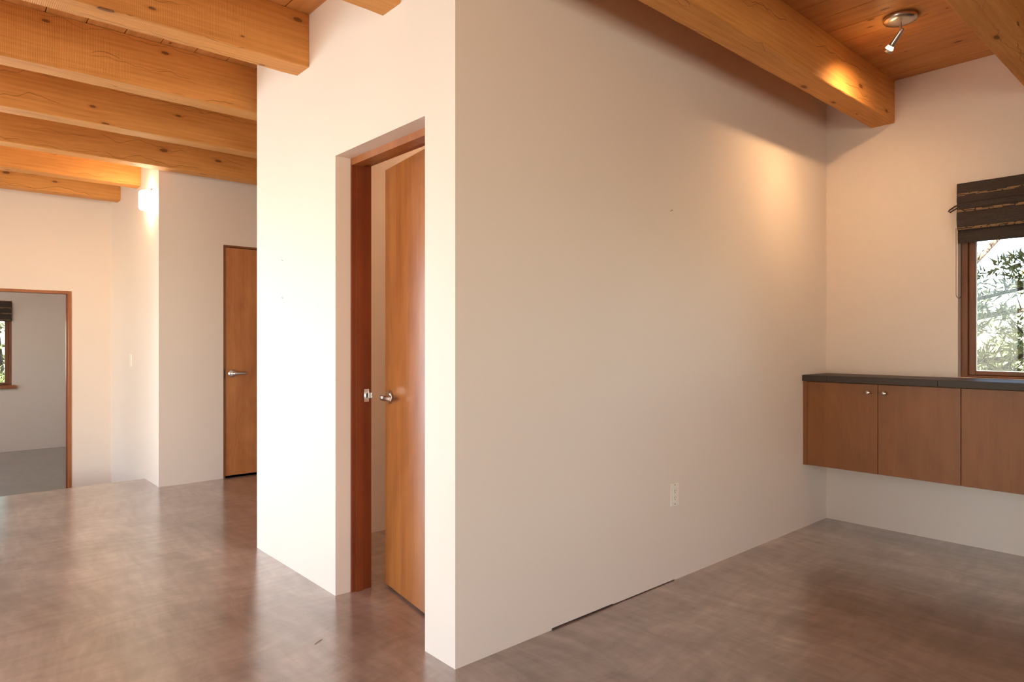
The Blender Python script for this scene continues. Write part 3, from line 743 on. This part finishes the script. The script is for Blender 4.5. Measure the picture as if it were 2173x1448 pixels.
def pine(x, y, z0, h, label, seed, limbs=(), nb=26, spread=2.0, zlow=.8, per=26, size=.085, mat='needle'):
    r = np.random.default_rng(seed); t = thing('pine_tree', label, 'tree', (x, y, z0), group='pines outside the windows')
    tp = []; a = r.uniform(0, 6)
    for i in range(9):
        u = i / 8; tp.append((.25 * math.sin(a + u * 3) * u, .25 * math.cos(a + u * 2.3) * u, h * u))
    MB().tube(tp, [.16 * (1 - .85 * i / 8) * (h / 6) ** .5 for i in range(9)], 12).build('trunk', 'bark', t)
    cents, rads = [], []; tw = MB()
    allb = [list(map(Vector, l)) for l in limbs]
    for i in range(nb):
        z = zlow + (h - zlow) * (i + r.random()) / nb; th = i * 2.4 + r.uniform(-.4, .4)
        L = spread * (1 - .72 * (z / h)) * r.uniform(.7, 1.15); b0 = Vector((0, 0, z)); d = Vector((math.cos(th), math.sin(th), 0))
        allb.append([b0, b0 + d * L * .4 + Vector((0, 0, -.04 * L)), b0 + d * L * .75 + Vector((0, 0, .05 * L)), b0 + d * L + Vector((0, 0, .22 * L))])
    for j, b in enumerate(allb):
        thick = .055 if j < len(limbs) else .030
        rad = [thick * (1 - .7 * k / (len(b) - 1)) for k in range(len(b))]
        MB().tube(b, rad, 8).build('branch', 'bark', t)
        for _ in range(16):
            u = r.uniform(.30, 1) * (len(b) - 1); k = min(int(u), len(b) - 2); p = b[k].lerp(b[k + 1], u - k)
            e = p + Vector(r.normal(size=3)) * .20 + Vector((0, 0, .08)); tw.tube([p, p.lerp(e, .5) + Vector((0, 0, -.02)), e], [.007, .005, .003], 4, False)
            for q in (e, p.lerp(e, .6) + Vector(r.normal(size=3)) * .05): cents.append(q); rads.append(r.uniform(.07, .15))
    o = tw.build('twigs', 'bark', t); o['kind'] = 'stuff'
    v = needle_cloud(cents, rads, per, size, r); cloud_obj('needles', v, mat, t, (0, 0, 0))
    return t
def shrub(x, y, z0, rad, h, label, seed):
    r = np.random.default_rng(seed); t = thing('juniper_bush', label, 'bush', (x, y, z0), group='junipers outside the windows')
    for k in range(5):
        th = k * 1.26 + r.random(); MB().tube([(0, 0, 0), (rad * .3 * math.cos(th), rad * .3 * math.sin(th), h * .4), (rad * .5 * math.cos(th), rad * .5 * math.sin(th), h * .8)], [.06, .04, .015], 7).build('stem', 'bark', t)
    c, ra = [], []
    for _ in range(150):
        d = r.normal(size=3); d /= np.linalg.norm(d); u = r.random() ** .4
        c.append((d[0] * rad * u, d[1] * rad * u, h * .5 + d[2] * h * .5 * u)); ra.append(r.uniform(.10, .24))
    cloud_obj('foliage', needle_cloud(c, ra, 34, .09, r), 'needle2', t, (0, 0, 0)); return t
RV, FV = Vector((.6646, .747, 0)), Vector((-.747, .6646, 0))
def wl(x, y, z0, pts):      # limb given as (sideways, forward, height) metres from the trunk foot
    return [RV * a + FV * b + Vector((0, 0, c - z0)) for a, b, c in pts]
P1 = (-2.75, 7.6, -.85)
pine(*P1, 6.5, 'pine with a thick slanting limb just outside the counter window', 3, limbs=[
    wl(*P1, [(0, 0, .9), (.55, .05, 1.42), (.98, .1, 1.86), (1.55, .15, 2.42), (2.3, .2, 2.9)]),
    wl(*P1, [(0, 0, 1.2), (.6, .1, 1.38), (1.0, .1, 1.42), (1.6, .2, 1.52), (2.3, .2, 1.60)]),
    wl(*P1, [(0, 0, .35), (.7, .0, .72), (1.2, .1, .98), (1.7, .1, 1.02), (2.3, .1, .90)]),
    wl(*P1, [(.55, .05, 1.42), (.80, .05, 1.70), (.93, 0, 2.05), (1.0, 0, 2.5)])], spread=2.3, zlow=.5)
pine(.8, 13.2, -1.0, 4.3, 'lower pine standing behind the slanting-limb pine', 5, spread=2.1, zlow=.3, nb=30)
pine(-6.6, 13.2, -1.0, 6.0, 'pine far to the left outside the counter window', 8, spread=2.0, zlow=.4, nb=26)
pine(4.4, 9.6, -1.0, 5.5, 'pine to the side outside the counter window', 9, spread=1.8, zlow=.4, nb=26)
shrub(-2.5, 11.4, -.85, 1.2, 2.3, 'juniper bush low behind the slanting-limb pine', 21)
shrub(1.0, 8.6, -.85, 1.0, 1.5, 'juniper bush below the counter window', 22)
shrub(-3.0, 14.6, -.9, 1.6, 3.0, 'large juniper bush far outside the counter window', 23)
pine(-17.0, 1.2, -.8, 4.8, 'pine outside the sunken room window', 12, spread=1.8, zlow=.2, nb=30, mat='needle2')
shrub(-13.9, .8, -.8, .9, 1.6, 'juniper bush outside the sunken room window', 24)
pine(-17.5, -3.6, -.8, 5.2, 'pine beyond the juniper outside the sunken room', 13, spread=1.8, zlow=.2, nb=26, mat='needle2')
